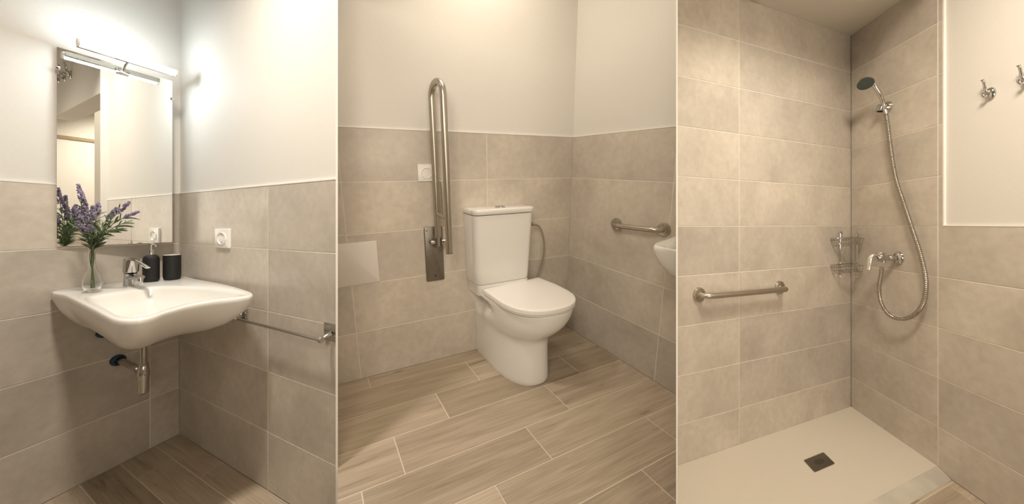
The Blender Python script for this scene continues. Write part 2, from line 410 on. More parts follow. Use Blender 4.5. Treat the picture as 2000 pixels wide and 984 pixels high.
def ringp(pts, h, f=1.0, c=cc, qmin=0.001):
    return [RI @ b1(c[0]+(p-c[0])*f, max(c[1]+(q-c[1])*f, qmin), h) for p, q in pts]
c2 = (-.36, .60); c3 = (-.33, .66)
mid = [((a[0]*.5+b_[0]*.5), (a[1]*.5+b_[1]*.5)) for a, b_ in zip(oo, ii)]
rings = [ringp(oo, HS-.176, .10, c2), ringp(oo, HS-.176, .35, c2), ringp(oo, HS-.170, .52, c2), ringp(oo, HS-.155, .655, c2), ringp(oo, HS-.130, .785, c2), ringp(oo, HS-.100, .875, c2),
         ringp(oo, HS-.072, .935, c2), ringp(oo, HS-.045, .975, c2), ringp(oo, HS-.022, .997, c2), ringp(oo, HS-.008, .998), ringp(oo, HS-.002, .990), ringp(oo, HS, .978)]
def blend(a, b_, t): return [(x0*(1-t)+x1*t, y0*(1-t)+y1*t) for (x0, y0), (x1, y1) in zip(a, b_)]
rings += [ringp(blend(oo, ii, .6), HS-.0002), ringp(blend(oo, ii, .9), HS-.003), ringp(ii, HS-.008, .99), ringp(ii, HS-.018, .972), ringp(ii, HS-.035, .94, c3), ringp(ii, HS-.06, .88, c3), ringp(ii, HS-.09, .76, c3),
          ringp(ii, HS-.108, .58, c3), ringp(ii, HS-.117, .36, c3), ringp(ii, HS-.121, .12, c3)]
MB().loft(rings, True, True).build('basin', CERAM, root, angle=80)
dc = RI @ b1(-.32, .64, HS-.119)
MB().lathe([(0, .0), (.026, .0), (.026, .004), (.020, .006), (.0, .006)], 24, T(dc)).build('drain_ring', CHROME, root)

def rigid(P, W=None, fwd=None):      # upright axes, -y towards fwd
    y = -fwd.normalized(); x = y.cross(ZUP); return frame(P, x, y, ZUP)
# tap
TP = b1(-.284, .195, HS)
root = thing('basin_tap', 'chrome single-lever mixer tap standing on the back of the white washbasin', 'tap', rigid(TP, fwd=R1.x))
def R(px_, Y, u, v=437): # radius that spans px_ pixels at the place of u
    return px_/2*Y/FPX/sqrt(1+((u-CX)/FPX)**2)
MB().tube([(0, 0, 0), (0, -.001, .004), (0, -.008, .03), (0, -.020, .055), (0, -.030, .076)], [.0205, .0195, .0185, .0205, .0245], 28).build('body', CHROME, root)
MB().tube([(0, -.0305, .0765), (0, -.031, .080), (0, -.040, .130), (0, -.0425, .145), (0, -.043, .149)], [.0255, .0285, .0290, .0275, .0225], 28).build('cartridge_cap', CHROME, root)
MB().tube(smoothpath([(0, -.022, .045), (0, -.08, .052), (0, -.13, .057), (0, -.178, .059)], 4), [.017]*2+[.0155]*3+[.014]*3+[.0135]*5, 16, flat=.8).build('spout', CHROME, root)
MB().tube([(0, -.168, .058), (0, -.170, .038)], .0105, 16).build('aerator', CHROME, root)
MB().tube(smoothpath([(0, -.058, .143), (0, -.12, .141), (0, -.19, .130), (0, -.262, .114)], 5), [.010]*5+[.0085]*6+[.0095]*5, 12, flat=.45).build('lever', CHROME, root)

# soap dispenser
SP = b1(-.180, .150, HS)
root = thing('soap_dispenser', 'matt black soap dispenser with a chrome pump, right behind the tap', 'soap dispenser', rigid(SP, fwd=R1.x))
r = R(35, 1.80, 295)
MB().lathe([(0, 0), (r*.8, 0), (r*.93, .004), (r, .016), (r, .125), (r*.97, .138), (r*.86, .149), (r*.62, .156), (r*.40, .159), (0, .159)], 36).build('bottle', BLACK, root)
MB().lathe([(0, .157), (r*.40, .157), (r*.40, .185), (r*.34, .188), (0, .188)], 24).build('collar', CHROME, root)
pm = MB().lathe([(0, .186), (.0055, .186), (.0055, .212), (.010, .214), (.010, .224), (.004, .227), (0, .227)], 16)
pm.tube(smoothpath([(0, 0, .220), (.0, -.03, .221), (0, -.055, .217), (0, -.066, .210)], 4), .0042, 10)
pm.build('pump', CHROME, root)
# tumbler
CP = b1(-.098, .185, HS)
root = thing('tumbler', 'matt black toothbrush tumbler with a white inside, nearest the wall corner', 'tumbler', rigid(CP, fwd=R1.x))
r = R(37, 1.87, 337)
MB().lathe([(0, 0), (r*.74, 0), (r*.90, .004), (r*.97, .014), (r, .030), (r, .146), (r*.99, .150), (r*.965, .150), (r*.96, .147)], 36, cap1=False).build('shell', BLACK, root)
MB().lathe([(r*.985, .1495), (r*.975, .1515), (r*.93, .1515), (r*.90, .147), (r*.90, .02), (r*.7, .012), (0, .012)], 36, cap0=False, cap1=True).build('glazed_inside', CERAM, root, label='white glazed inside and rim')

# vase and lavender
VP = b1(-.425, .262, HS)
VP.z += 0.001
root = thing('vase', 'clear glass bulb vase with slim neck, left end of washbasin', 'vase', rigid(VP, fwd=R1.x))
r = R(43, 1.52, 176); nr = r*.42
outp = [(.0, 0), (r*.50, 0), (r*.66, .005), (r*.90, .020), (r, .040), (r*.97, .058), (r*.82, .080), (r*.60, .098), (r*.42, .116), (nr*.80, .140), (nr*.76, .180), (nr*.84, .212), (nr*1.10, .226)]
inp = [(nr*.98, .226), (nr*.72, .211), (nr*.66, .180), (nr*.68, .141), (r*.36, .117), (r*.54, .099), (r*.76, .081), (r*.91, .059), (r*.94, .041), (r*.84, .024), (r*.60, .012), (0, .009)]
MB().lathe(outp+inp, 36, cap0=True, cap1=True).build('vase_body', GLASS, root)
VY = VP.y
def blob(mb, c, r, n=6, st=1.3):
    rings = [[c+Vector((r*sin(a)*cos(2*pi*k/n), r*sin(a)*sin(2*pi*k/n), -r*st*cos(a))) for k in range(n)] for a in (0.5, pi/2, pi-.5)]
    mb.loft(rings)
def blade(mb, a, d, side, L, wd):
    """a narrow pointed leaf with a fold, a = root, d = direction"""
    pts = []
    for t, wf in ((0, .25), (.3, .9), (.6, 1), (.85, .6), (1, .04)):
        p = a+d*L*t+Vector((0, 0, -1))*(L*.25*t*t)
        pts.append((p-side*wd*wf, p+Vector((0, 0, -wd*.35*wf)), p+side*wd*wf))
    vs = [v for tr in pts for v in tr]; up = d.cross(side).normalized()*0.0009
    k = len(vs); vs += [v+up for v in vs]; fs = []
    for i in range(4):
        for j in range(2):
            q = i*3+j; fs.append((q, q+1, q+4, q+3)); fs.append((k+q+3, k+q+4, k+q+1, k+q))
        for q in (i*3, i*3+2): fs.append((q, q+3, k+q+3, k+q))
    mb.add(vs, fs)
def sprig(u, v, dy, spike, leaves, dens, label, bloom=True):
    tip = CAMP+ray(u, v)*(VY+dy)
    nk = VP+Vector((random.uniform(-.4, .4)*nr, random.uniform(-.4, .4)*nr, .20))
    bt = VP+Vector((random.uniform(-.5, .5)*nr, random.uniform(-.4, .4)*nr, .02))
    root = thing('lavender_sprig', label, 'flower', T(bt), 'lavender sprigs in the glass vase')
    mid = nk+(tip-nk)*.45; mid.z += .018+abs(tip.x-nk.x)*.12
    pth = smoothpath([bt, VP+Vector((0, 0, .10))+(bt-VP)*.3, nk, mid, tip], 8)
    loc = lambda p: p-bt
    MB().tube([loc(p) for p in pth], [.0016]*16+[.0014]*(len(pth)-16), 6).build('stem', STEMG, root)
    up = pth[16:]; Ls = [0]
    for a, b_ in zip(up, up[1:]): Ls.append(Ls[-1]+(b_-a).length)
    def at(s):
        s = max(0, min(s, Ls[-1]-1e-6))
        for i in range(len(up)-1):
            if s <= Ls[i+1]: return up[i].lerp(up[i+1], (s-Ls[i])/(Ls[i+1]-Ls[i])), (up[i+1]-up[i]).normalized()
        return up[-1], (up[-1]-up[-2]).normalized()
    mb = MB()
    leaves = int(leaves*1.6)
    for k in range(leaves):
        s = (.04+.84*(k+random.random()*.6)/leaves)*(Ls[-1]-(spike*.4 if bloom else 0)); p, d = at(s)
        a = random.uniform(0, 2*pi); o_ = Vector((cos(a), sin(a), 0)); o_ = (o_-d*o_.dot(d)).normalized()
        dr = (d*.85+o_*.62).normalized(); blade(mb, loc(p), dr, dr.cross(o_).normalized(), random.uniform(.035, .062), random.uniform(.0028, .0046))
    mb.build('leaves', LEAF, root, smooth=False)
    if bloom:
        mb = MB(); s = Ls[-1]-spike
        while s < Ls[-1]+.003:
            p, d = at(s); f = (s-(Ls[-1]-spike))/spike; w_ = .0098*(1-.55*max(0, f))*(0.75+.4*sin(pi*min(1, max(0, f))))
            for k in range(6 if f < .8 else 4):
                a = random.uniform(0, 2*pi); o_ = Vector((cos(a), sin(a), random.uniform(-.2, .4))); o_ = (o_-d*o_.dot(d)*.6)
                if random.random() < dens: blob(mb, loc(p+o_*w_), random.uniform(.0026, .0046), 6, 1.4)
            s += .0072
        mb.build('flower_spike', FLOWER, root)
for a in [(152, 361, .00, .085, 6, .95, 'lavender sprig, the tallest flower in the glass vase'),
          (160, 378, .03, .10, 7, 1, 'lavender sprig with dense spike just right of the tallest one'),
          (146, 402, -.02, .09, 8, .95, 'lavender sprig on the left side of the bunch, below the tallest'),
          (166, 404, -.05, .10, 7, 1, 'lavender sprig in the middle front of the bunch'),
          (181, 402, .02, .07, 7, .9, 'lavender sprig rising right of the bunch centre'),
          (193, 396, .05, .06, 9, .9, 'upright lavender sprig behind, between centre and right-hand sprigs'),
          (228, 405, .05, .06, 8, .9, 'lavender sprig leaning right, left of the two longest ones'),
          (254, 394, .03, .075, 11, .95, 'lavender sprig reaching up right, its tip highest on that side'),
          (271, 413, .00, .07, 11, .9, 'lavender sprig leaning furthest right over the mirror'),
          (150, 432, -.07, .075, 9, 1, 'low lavender sprig hanging over the front left of the vase'),
          (176, 440, -.09, .07, 9, 1, 'short lavender sprig low in front of the vase neck')]:
    sprig(*a)
for a in [(258, 430, .02, .04, 14, .6, 'leafy flowerless lavender stem bending right under the flowers'),
          (236, 446, -.02, .03, 14, .6, 'short leafy lavender stem low on the right of the vase'),
          (205, 432, .06, .03, 14, .6, 'leafy lavender stem behind, just right of the vase neck'),
          (176, 418, .05, .03, 12, .6, 'leafy lavender stem hidden in the centre of the bunch'),
          (140, 440, .03, .03, 10, .6, 'leafy lavender stem low on the left near the mirror edge')]:
    sprig(*a, bloom=False)

# mirror: stands off the wall on its corner side, square to the towel wall
MN = R1.x; MD = R1.y
MA = L1.w(L1.at(110, 400).x, 0, 0)+MN*0.010
MW, MZ0, MZ1 = .415, 1.2835, 2.306
root = thing('mirror', 'tall frameless rectangular wall mirror above the washbasin', 'mirror', frame(MA+Vector((0, 0, MZ0)), MD, -MN, ZUP))
MB().box(0, MW, 0, .006, 0, MZ1-MZ0).build('mirror_glass', SILVER, root, smooth=False)
sa = L1.at(110, 400).x
back_pts = [(0.004, .0062), (MW-.004, .0062), (MW-.004, .0062)]
Pl = MA+MD*.004-MN*.0062; Pr = MA+MD*(MW-.004)-MN*.0062
Wl = L1.M @ Vector(((L1.MI @ Pl).x+.001, -.0003, 0)); Wr = L1.M @ Vector(((L1.MI @ Pr).x, -.0003, 0))
vs = []
for z in (MZ0+.006, MZ1-.006): vs += [root.matrix_world.inverted() @ Vector((p.x, p.y, z)) for p in (Pl, Pr, Wr, Wl)]
MB().add(vs, [(0, 1, 2, 3), (7, 6, 5, 4), (0, 4, 5, 1), (1, 5, 6, 2), (2, 6, 7, 3), (3, 7, 4, 0)]).build('backing', PLAST, root, smooth=False)
def clip_(x, z):
    MB().rbox(.014, .020, .006, .004, T(x, -.0005, z)).build('clip', CHROME, root)
for u_, v_ in ((336.5, 193), (255, 473), (113, 133)):
    cp_ = root.matrix_world.inverted() @ hit(u_, v_, MA, MN); clip_(cp_.x, cp_.z)
# lamp above the mirror
dl = .135
P0 = hit(151, 79, MA+MN*dl, MN); P1_ = hit(345, 146, MA+MN*dl, MN)
zl = (P0.z+P1_.z)/2
x0 = (P0-MA).dot(MD); x1 = (P1_-MA).dot(MD)
root = thing('mirror_lamp', 'lit white tube lamp on a chrome arm above the mirror', 'lamp', frame(Vector((MA.x, MA.y, 0))+MD*(x0+x1)/2+Vector((0, 0, zl)), MD, -MN, ZUP))
hw = (x1-x0)/2
MB().tube([(-hw+.006, -dl, 0), (hw-.006, -dl, 0)], .018, 20).build('tube', LIT, root)
for s in (-1, 1): MB().tube([(s*(hw-.006), -dl, 0), (s*(hw+.002), -dl, 0)], .0185, 20).build('end_cap', PLAST, root)
MB().box(-hw+.004, hw-.004, -dl+.0185, -dl+.045, -.012, .012).build('housing', CHROME, root, bevel=.001)  # back strip of the lamp, added and deepened to shade the wall behind
MB().tube([(0, -dl+.028, .004), (0, -.05, -.012), (0, .0, -.040)], .006, 10).build('arm', CHROME, root)
MB().rbox(.05, .03, .012, .006, T(0, .0, -.045)).build('mounting_plate', CHROME, root)

def socket(W, x, z, sx, sz, label, cuts=()):
    root = thing('power_socket', label, 'socket', frame(W.w(x, 0, z), W.x, W.y, W.up))
    MB().rbox(sx, sz, .010, .004, e=.002).build('cover_plate', PLAST, root)
    a = .23*min(sx, sz*1.0)
    fx = sx/min(sx, sz)
    M = T(0, -.010, 0) @ Matrix.Diagonal((fx, 1, 1, 1)) @ FACEM
    MB().lathe([(a*1.42, -.001), (a*1.42, .004), (a*1.30, .005), (a*1.18, .003), (a*1.12, -.0085), (0, -.0085)], 32, M, cap0=False).build('round_insert', PLAST, root)
    for s in (-1, 1): MB().tube([(s*a*.46*fx, -.001, 0), (s*a*.46*fx, -.0028, 0)], a*.2, 10).build('pin_hole', DARK, root, label='dark pin hole')
    for s in (-1, 1): MB().box(-a*.13, a*.13, -.0125, -.005, s*a*.86-a*.12, s*a*.86+a*.12).build('earth_clip', STEEL, root)
socket(R1, .582, 1.315, .160, .112, 'white wall socket on the tiles right of the mirror')

# towel rail
tl, tr_ = R1.at(461, 622, .055), R1.at(627, 664, .055)
root = thing('towel_rail', 'chrome towel rail with square wall brackets, right of the washbasin', 'towel rail', frame(R1.w(tl.x, 0, tl.z), R1.x, R1.y, ZUP))
for k, t in enumerate((tl, tr_)):
    dx, dz = t.x-tl.x, t.z-tl.z
    cx = dx-.038 if k == 0 else dx-.004
    w_ = .075 if k == 0 else .10
    b_ = MB().rbox(w_, .078, .008, .020 if k == 0 else .006, T(cx, 0, dz+.018)).build('wall_plate', CHROME, root, cuts=[CUT1L])
    MB().tube([(cx+.0, -.006, dz+.012), (dx-.012, -.034, dz+.004), (dx, -.055, dz)], [.013, .012, .010], 12, flat=.8).build('bracket_arm', CHROME, root, cuts=[CUT1L])
    MB().tube([(dx-.004, -.055, dz), (dx+.008, -.055, dz)], .013, 16).build('bar_end_cap', STEEL, root)
MB().tube([(0, -.055, 0), (tr_.x-tl.x, -.055, tr_.z-tl.z)], .0068, 14).build('bar', CHROME, root)

# trap below the washbasin
tq = b1(-.272, .36, .58)
root = thing('bottle_trap', 'chrome bottle trap hanging under the white washbasin', 'drain trap', frame(Vector((tq.x, tq.y, .52)), L1.x, L1.y, ZUP))
TI = root.matrix_world.inverted(); zt = TI @ b1(-.272, .36, .9)
Ytr = tq.y; r1 = R(15, Ytr, 281); r2 = R(27, Ytr, 281)
z0 = 1.4-(768-437)/FPX*Ytr-.52; z1 = 1.4-(713-437)/FPX*Ytr-.52
MB().lathe([(0, z0), (r2*.62, z0), (r2*.84, z0+.006), (r2*.86, z0+(z1-z0)*.55), (r2*.97, z0+(z1-z0)*.62), (r2, z0+(z1-z0)*.72), (r2*.9, z1-.02), (r2*.80, z1-.006), (r2*.7, z1), (0, z1)], 28).build('cup', CHROME, root)
MB().lathe([(0, z1-.004), (r1*1.35, z1-.004), (r1*1.35, z1+.006), (r1, z1+.010), (0, z1+.010)], 24).build('nut', CHROME, root)
MB().lathe([(0, z1), (r1, z1), (r1, .40), (0, .40)], 20).build('tailpipe', CHROME, root)
fl = TI @ L1.w(L1.at(232, 703).x, 0, L1.at(232, 703).z); to = Vector((0, 0, z1-.030))
MB().tube([fl, fl.lerp(to, .8), to], R(17, 1.8, 250), 16).build('waste_pipe', STEEL, root)
MB().tube([to.lerp(fl, .26), to.lerp(fl, .13)], R(22, 1.7, 262), 16).build('side_nut', CHROME, root)
def blue_ring(u, v, r_, label):
    p = L1.at(u, v)
    rt = thing('wall_flange', label, 'pipe flange', frame(L1.w(p.x, 0, p.z), L1.x, L1.y, ZUP))
    MB().lathe([(r_*.50, 0), (r_, 0), (r_, .012), (r_*.92, .018), (r_*.66, .02), (r_*.60, .010), (r_*.50, .006)], 28, FACEM, cap0=False, cap1=False).build('ring', BLUE, rt)
    MB().lathe([(0, .001), (r_*.52, .001), (r_*.52, .007), (0, .007)], 24, FACEM).build('core', BLUE, rt)
blue_ring(229, 703, .031, 'round dark blue pipe flange where the waste pipe enters the tiles')
blue_ring(200, 650, .026, 'small dark blue pipe stub mostly hidden behind the washbasin underside')

# coat hooks, seen in the mirror and on the right-hand wall
def coat_hook(W, x, z, s, label, group, shear=1.0):
    root = thing('coat_hook', label, 'coat hook', frame(W.w(x, CLAD-.0003, z), W.x, W.y, W.up), group)
    MB().lathe([(0, 0), (.031*s, 0), (.031*s, .003*s), (.026*s, .009*s), (.013*s, .014*s), (0, .014*s)], 28, Matrix.Diagonal((.62, 1, 1, 1)) @ FACEM).build('rose', CHROME, root)
    MB().tube(smoothpath([(0, -.008*s, .004*s), (0, -.018*s, .012*s), (0, -.024*s, .034*s), (0, -.028*s, .058*s), (0, -.034*s, .072*s)], 5), [.0055*s]*11+[.0045*s]*8+[.006*s]*2, 10).build('upper_prong', CHROME, root)
    MB().tube(smoothpath([(0, -.008*s, -.006*s), (0, -.020*s, -.012*s), (0, -.030*s, -.008*s), (0, -.032*s, .006*s)], 5), [.0055*s]*12+[.006*s]*4, 10).build('lower_prong', CHROME, root)
for x_, z_, l_ in ((2.60, 2.885, 'right one of the three'), (2.80, 2.90, 'middle one of the three'), (3.02, 2.93, 'left one of the three')):
    h_ = coat_hook(R1, x_, z_, 1.5, 'small chrome coat hook in the mirror, '+l_, 'coat hooks above the doorway')

# ================================================================ MIDDLE BAY (toilet)
# folding support rail
root = thing('folding_grab_rail', 'folded-up stainless U-shaped support rail left of the toilet', 'grab rail', frame(L2.w(-1.04, 0, .567), L2.x, L2.y, L2.up))
MB().rbox(.115, .358, .008, .010, T(0, 0, .179)).build('wall_plate', DSTEEL, root, label='flat darker steel wall plate')
for z in (.035,): MB().tube([(0, -.008, z), (0, -.0095, z)], .006, 12).build('screw', DARK, root)
for x, z in ((-.042, .20), (.042, .20), (-.042, .335), (.042, .335), (-.035, .03), (.035, .03)): MB().tube([(x, -.008, z), (x, -.010, z)], .0045, 12).build('screw', DSTEEL, root)
TR = .0195
inx, iny = .018, -.055; outx, outy = .058, -.175
zt_ = 1.755-.567; bend = (Vector((outx, outy, 0))-Vector((inx, iny, 0)))/2; rad = bend.length
ctr = Vector((inx, iny, 0))+bend
pth = [Vector((inx, iny, .245)), Vector((inx, iny, .6)), Vector((inx, iny, zt_-rad*1.25))]
for k in range(1, 16):
    a = pi*k/16; p = ctr-bend*cos(a); p.z = zt_-rad*1.25+rad*1.25*sin(a); pth.append(p)
pth += [Vector((outx, outy, zt_-rad*1.25)), Vector((outx, outy, .6)), Vector((outx, outy, .225))]
MB().tube(pth, TR, 20).build('rail_tube', STEEL, root)
MB().tube([(outx, outy, .2265), (outx, outy, .222)], TR*1.02, 20).build('end_cap', DSTEEL, root)
MB().tube([(inx, iny, .445), (outx, outy, .43)], .012, 14).build('cross_bar', STEEL, root)
MB().tube(smoothpath([(inx+.016, iny-.03, .44), (inx+.010, iny-.032, .60), (inx+.010, iny-.034, .635), (inx+.014, iny-.042, .648), (inx+.020, iny-.052, .62), (inx+.024, iny-.056, .44)], 5), .0045, 8).build('roll_holder', STEEL, root)
for s in (-1, 1):
    MB().box(inx+s*.019-.003, inx+s*.019+.003, -.075, -.006, .235, .30).build('hinge_cheek', DSTEEL, root, bevel=.003)
    MB().tube([(inx+s*.019, iny, .268), (inx+s*.045, iny, .268)], .0135, 16).build('pivot_bolt', CHROME, root)
socket(L2, -1.062, 1.258, .105, .102, 'white wall socket half hidden behind the folding support rail')
# blank panel
bp = MB().rbox(.46, .252, .008, .004, T(-1.60, 0, .742)).build('cover_panel', plain('offwhite_panel', (0.70, 0.66, 0.60), 0.45, vary=0.01), None, M=L2.M, cuts=[CUT1R])
tag(bp, 'blank white rectangular cover panel on the tiles at the partition, left of toilet', 'cover panel')

# toilet, built along its own axis (parallel to the basin wall)
root = thing('toilet', 'white close-coupled floor-standing toilet with its lid down', 'toilet', frame(b2(-.6, 0, 0), L2.x, L2.y, L2.up))
TI2 = root.matrix_world.inverted()
def d_outline(pl, pr, qb, qf, n1=10, n2=28, straight=.5, pw=2.3, plb=None, prb=None):
    """D-shaped plan: back at qb, rounded front at qf; plb/prb: edges at the back"""
    plb = pl if plb is None else plb; prb = pr if prb is None else prb
    qs = qb+(qf-qb)*straight; pts = []; cx = (pl+pr)/2; hw_ = (pr-pl)/2
    for k in range(n1): t = k/n1; pts.append((plb+(pl-plb)*min(1, t*1.4), qb+(qs-qb)*t))
    for k in range(n2+1):
        a = pi-pi*k/n2; ca, sa_ = cos(a), sin(a)
        pts.append((cx+hw_*math.copysign(abs(ca)**(2/pw), ca), qs+(qf-qs)*abs(sa_)**(2/pw)))
    for k in range(1, n1+1): t = k/n1; pts.append((pr+(prb-pr)*max(0, (t-.3)/.7), qs+(qb-qs)*t))
    for k in range(1, 6): t = k/6; pts.append((prb+(plb-prb)*t, qb))
    return pts
def lvl(h, pl, pr, qf, straight=.5, pw=2.3, plb=None, prb=None, qb=.002, niche=True):
    out = []
    for p, q in d_outline(pl, pr, qb, qf, straight=straight, pw=pw, plb=plb, prb=prb):
        if niche and p < (pl+pr)/2 and .02 < q < .30 and .30 < h < .485:
            top = .478-.38*max(0, q-.05)*0.55; f = 1
            f *= min(1, max(0, (q-.02)/.03))*min(1, max(0, (.27-q)/.05))
            lo_ = .30+.28*max(0, q-.03)
            f *= min(1, max(0, (top-h)/.02))*min(1, max(0, (h-lo_)/.10))
            p += .060*f
        if niche and p > (pl+pr)/2 and .02 < q < .30 and .30 < h < .485:
            f = min(1, max(0, (q-.02)/.03))*min(1, max(0, (.27-q)/.05))*min(1, max(0, (.47-h)/.02))*min(1, max(0, (h-.32)/.08)); p -= .04*f
        out.append(TI2 @ b2(p, q, h))
    return out
prof = [(.000, -.774, -.470, .512, .42), (.010, -.776, -.468, .516, .42), (.03, -.776, -.468, .516, .42), (.10, -.775, -.468, .510, .42), (.18, -.774, -.466, .502, .42), (.25, -.774, -.462, .498, .42),
        (.285, -.776, -.455, .503, .42), (.300, -.779, -.445, .518, .43), (.315, -.782, -.432, .535, .43), (.335, -.785, -.415, .553, .43), (.355, -.788, -.396, .568, .43), (.375, -.790, -.380, .580, .44),
        (.395, -.792, -.366, .588, .44), (.415, -.793, -.355, .594, .44), (.435, -.794, -.347, .598, .44), (.455, -.795, -.341, .601, .44), (.468, -.796, -.338, .602, .44), (.478, -.796, -.337, .602, .44), (.484, -.794, -.340, .599, .44)]
rg = []
for h, pl, pr, qf, st in prof:
    t = min(1, max(0, (h-.33)/.14)); bk = -.775-.048*t*t*(3-2*t)
    tr2 = min(1, max(0, (h-.30)/.14)); bkr = -.47+.06*tr2
    rg.append(lvl(h, pl, pr, qf, st, 2.35, plb=bk, prb=bkr))
MB().loft(rg).build('bowl', CERAM, root, angle=70)
# ledge that carries the cistern
def rect(pl, pr, q0, q1, h, rr=.03, n=6):
    pts = []
    for cx, cq, a0 in ((pr-rr, q1-rr, 0), (pl+rr, q1-rr, pi/2)):
        for k in range(n+1): a = a0+pi/2*k/n; pts.append(TI2 @ b2(cx+rr*cos(a), cq+rr*sin(a), h))
    pts += [TI2 @ b2(pl, q0, h), TI2 @ b2(pr, q0, h)]
    return pts
MB().loft([rect(-.820, -.46, .003, .150, .47), rect(-.823, -.455, .003, .152, .49), rect(-.827, -.452, .003, .154, .537), rect(-.829, -.454, .003, .152, .540)]).build('cistern_ledge', CERAM, root)
# cistern with lid and flush button
MB().loft([rect(-.826, -.457, .004, .150, .5405, .04), rect(-.832, -.450, .004, .156, .55, .04), rect(-.834, -.446, .004, .158, .62, .04), rect(-.838, -.430, .004, .160, .90, .04), rect(-.840, -.424, .004, .160, .996, .04)]).build('cistern', CERAM, root, angle=60)
ld = MB().loft([rect(-.843, -.420, .002, .162, 1.0005, .042), rect(-.845, -.417, .002, .165, 1.003, .042), rect(-.845, -.417, .002, .165, 1.028, .042), rect(-.842, -.420, .003, .162, 1.033, .040), rect(-.835, -.43, .008, .156, 1.035, .036)]).build('cistern_lid', CERAM, root, angle=60)
fb = TI2 @ b2(-.63, .085, 1.034)
MB().lathe([(0, -.002), (.035, -.002), (.035, .005), (.031, .008), (0, .008)], 28, T(fb)).build('flush_button', CHROME, root, label='oval chrome flush button')
# seat and lid
def flatring(h, g, pw=2.35, qb=.172):
    return [TI2 @ b2(p, q-max(0, (p+.80)/.44)*.050*max(0, 1-(q-qb)/.2), h) for p, q in d_outline(-.800+g, -.345-g, qb+g, .608-g, straight=.42, pw=pw, plb=-.800+g, prb=-.362-g)]
MB().loft([flatring(.4865, .006), flatring(.488, .002), flatring(.493, .002), flatring(.494, .006)]).build('seat', SEATP, root, angle=50)
MB().loft([flatring(.496, .004), flatring(.497, 0), flatring(.5195, 0), flatring(.5225, .0015), flatring(.524, .006), flatring(.5245, .03)]).build('lid', SEATP, root, angle=50)
for p in (-.72, -.52):
    a, b_ = TI2 @ b2(p-.03, .172, .495), TI2 @ b2(p+.03, .172, .495)
    MB().tube([a, b_], .009, 12).build('hinge', PLAST, root)
# water hose
hp = [L2.w(*(lambda t, o: (t.x, -o, t.z))(L2.at(u, v, o), o)) for u, v, o in ((1040, 438, .07), (1046, 438, .07), (1056, 447, .065), (1062, 470, .06), (1062, 495, .055), (1056, 522, .05), (1049, 541, .05), (1042, 560, .05))]
root = thing('water_hose', 'thin flexible water hose looping down beside the toilet cistern', 'hose', frame(hp[0], L2.x, L2.y, L2.up))
HI = root.matrix_world.inverted()
MB().tube([HI @ p for p in smoothpath(hp, 6)], .0065, 12).build('braided_tube', GREYHOSE, root)
MB().tube([HI @ hp[0], HI @ (hp[0].lerp(hp[1], .9))], .011, 12).build('nut', CHROME, root)

# fixed grab rails (middle and right bay)
def grab_rail(W, xa, za, xb, zb, off, r, fr, label, cuts=()):
    root = thing('grab_rail', label, 'grab rail', frame(W.w(xa, 0, za), W.x, W.y, W.up))
    dx, dz = xb-xa, zb-za
    bnd = off*.85; d = Vector((dx, 0, dz)).normalized(); n_ = Vector((0, -1, 0)); a = Vector((0, 0, 0)); b_ = Vector((dx, 0, dz))
    p = [a+n_*.004, a+n_*(off-bnd)]
    for k in range(1, 9):
        t = pi/2*k/8; p.append(a+n_*(off-bnd+bnd*sin(t))+d*(bnd*(1-cos(t))))
    for k in range(8, 0, -1):
        t = pi/2*k/8; p.append(b_+n_*(off-bnd+bnd*sin(t))-d*(bnd*(1-cos(t))))
    p += [b_+n_*(off-bnd), b_+n_*.004]
    MB().tube(p, r, 20).build('bar', STEEL, root)
    for c_ in (a, b_):
        MB().lathe([(0, 0), (fr, 0), (fr, .006), (fr*.93, .013), (fr*.62, .017), (r*1.1, .018), (0, .018)], 32, T(c_) @ FACEM).build('flange', STEEL, root)
        for k in range(3):
            an = radians(90+120*k); q = c_+Vector((cos(an)*fr*.72, -.0145, sin(an)*fr*.72))
            MB().tube([q, q+n_*.002], .004, 8).build('screw', DSTEEL, root)
    return root
ga, gb = R2.at(1205, 437), R2.at(1297, 448)
grab_rail(R2, ga.x, ga.z, gb.x, gb.z, .062, .0155, .040, 'short steel grab rail on the wall right of the toilet')
ga, gb = L3.at(1364, 575), L3.at(1521, 561)
grab_rail(L3, ga.x, ga.z, gb.x, gb.z, .055, .0165, .043, 'long steel grab rail on the tiled shower wall')

# second washbasin, only its end in view
root = thing('washbasin', 'end of a white washbasin cut off by the right partition, below the short grab rail', 'washbasin', frame(b2(0, 1.0, .8), R2.x, R2.y, R2.up))
BI = root.matrix_world.inverted(); hb = .95
po = [(-.003, .865), (-.07, .885), (-.137, .902), (-.26, .935), (-.35, .965), (-.392, .995), (-.402, 1.03), (-.385, 1.07), (-.37, 1.12), (-.38, 1.22), (-.40, 1.36), (-.38, 1.48), (-.30, 1.53), (-.15, 1.54), (-.003, 1.54), (-.003, 1.2)]
c_ = (-.2, 1.22); oo2 = star_outline(po, c_, 72)
def rb(f, h, c=c_): return [BI @ b2(min(-.003, c[0]+(p-c[0])*f), c[1]+(q-c[1])*f, h) for p, q in oo2]
cb = (-.16, 1.25)
MB().loft([rb(.15, hb-.17, cb), rb(.45, hb-.168, cb), rb(.66, hb-.15, cb), rb(.82, hb-.12, cb), rb(.92, hb-.085, cb), rb(.97, hb-.05, cb), rb(1, hb-.022, cb), rb(.998, hb-.008), rb(.985, hb-.001), rb(.95, hb), rb(.86, hb-.004), rb(.80, hb-.02), rb(.70, hb-.07), rb(.5, hb-.10), rb(.2, hb-.11)]).build('basin', CERAM, root, angle=80, cuts=[CUT2L])

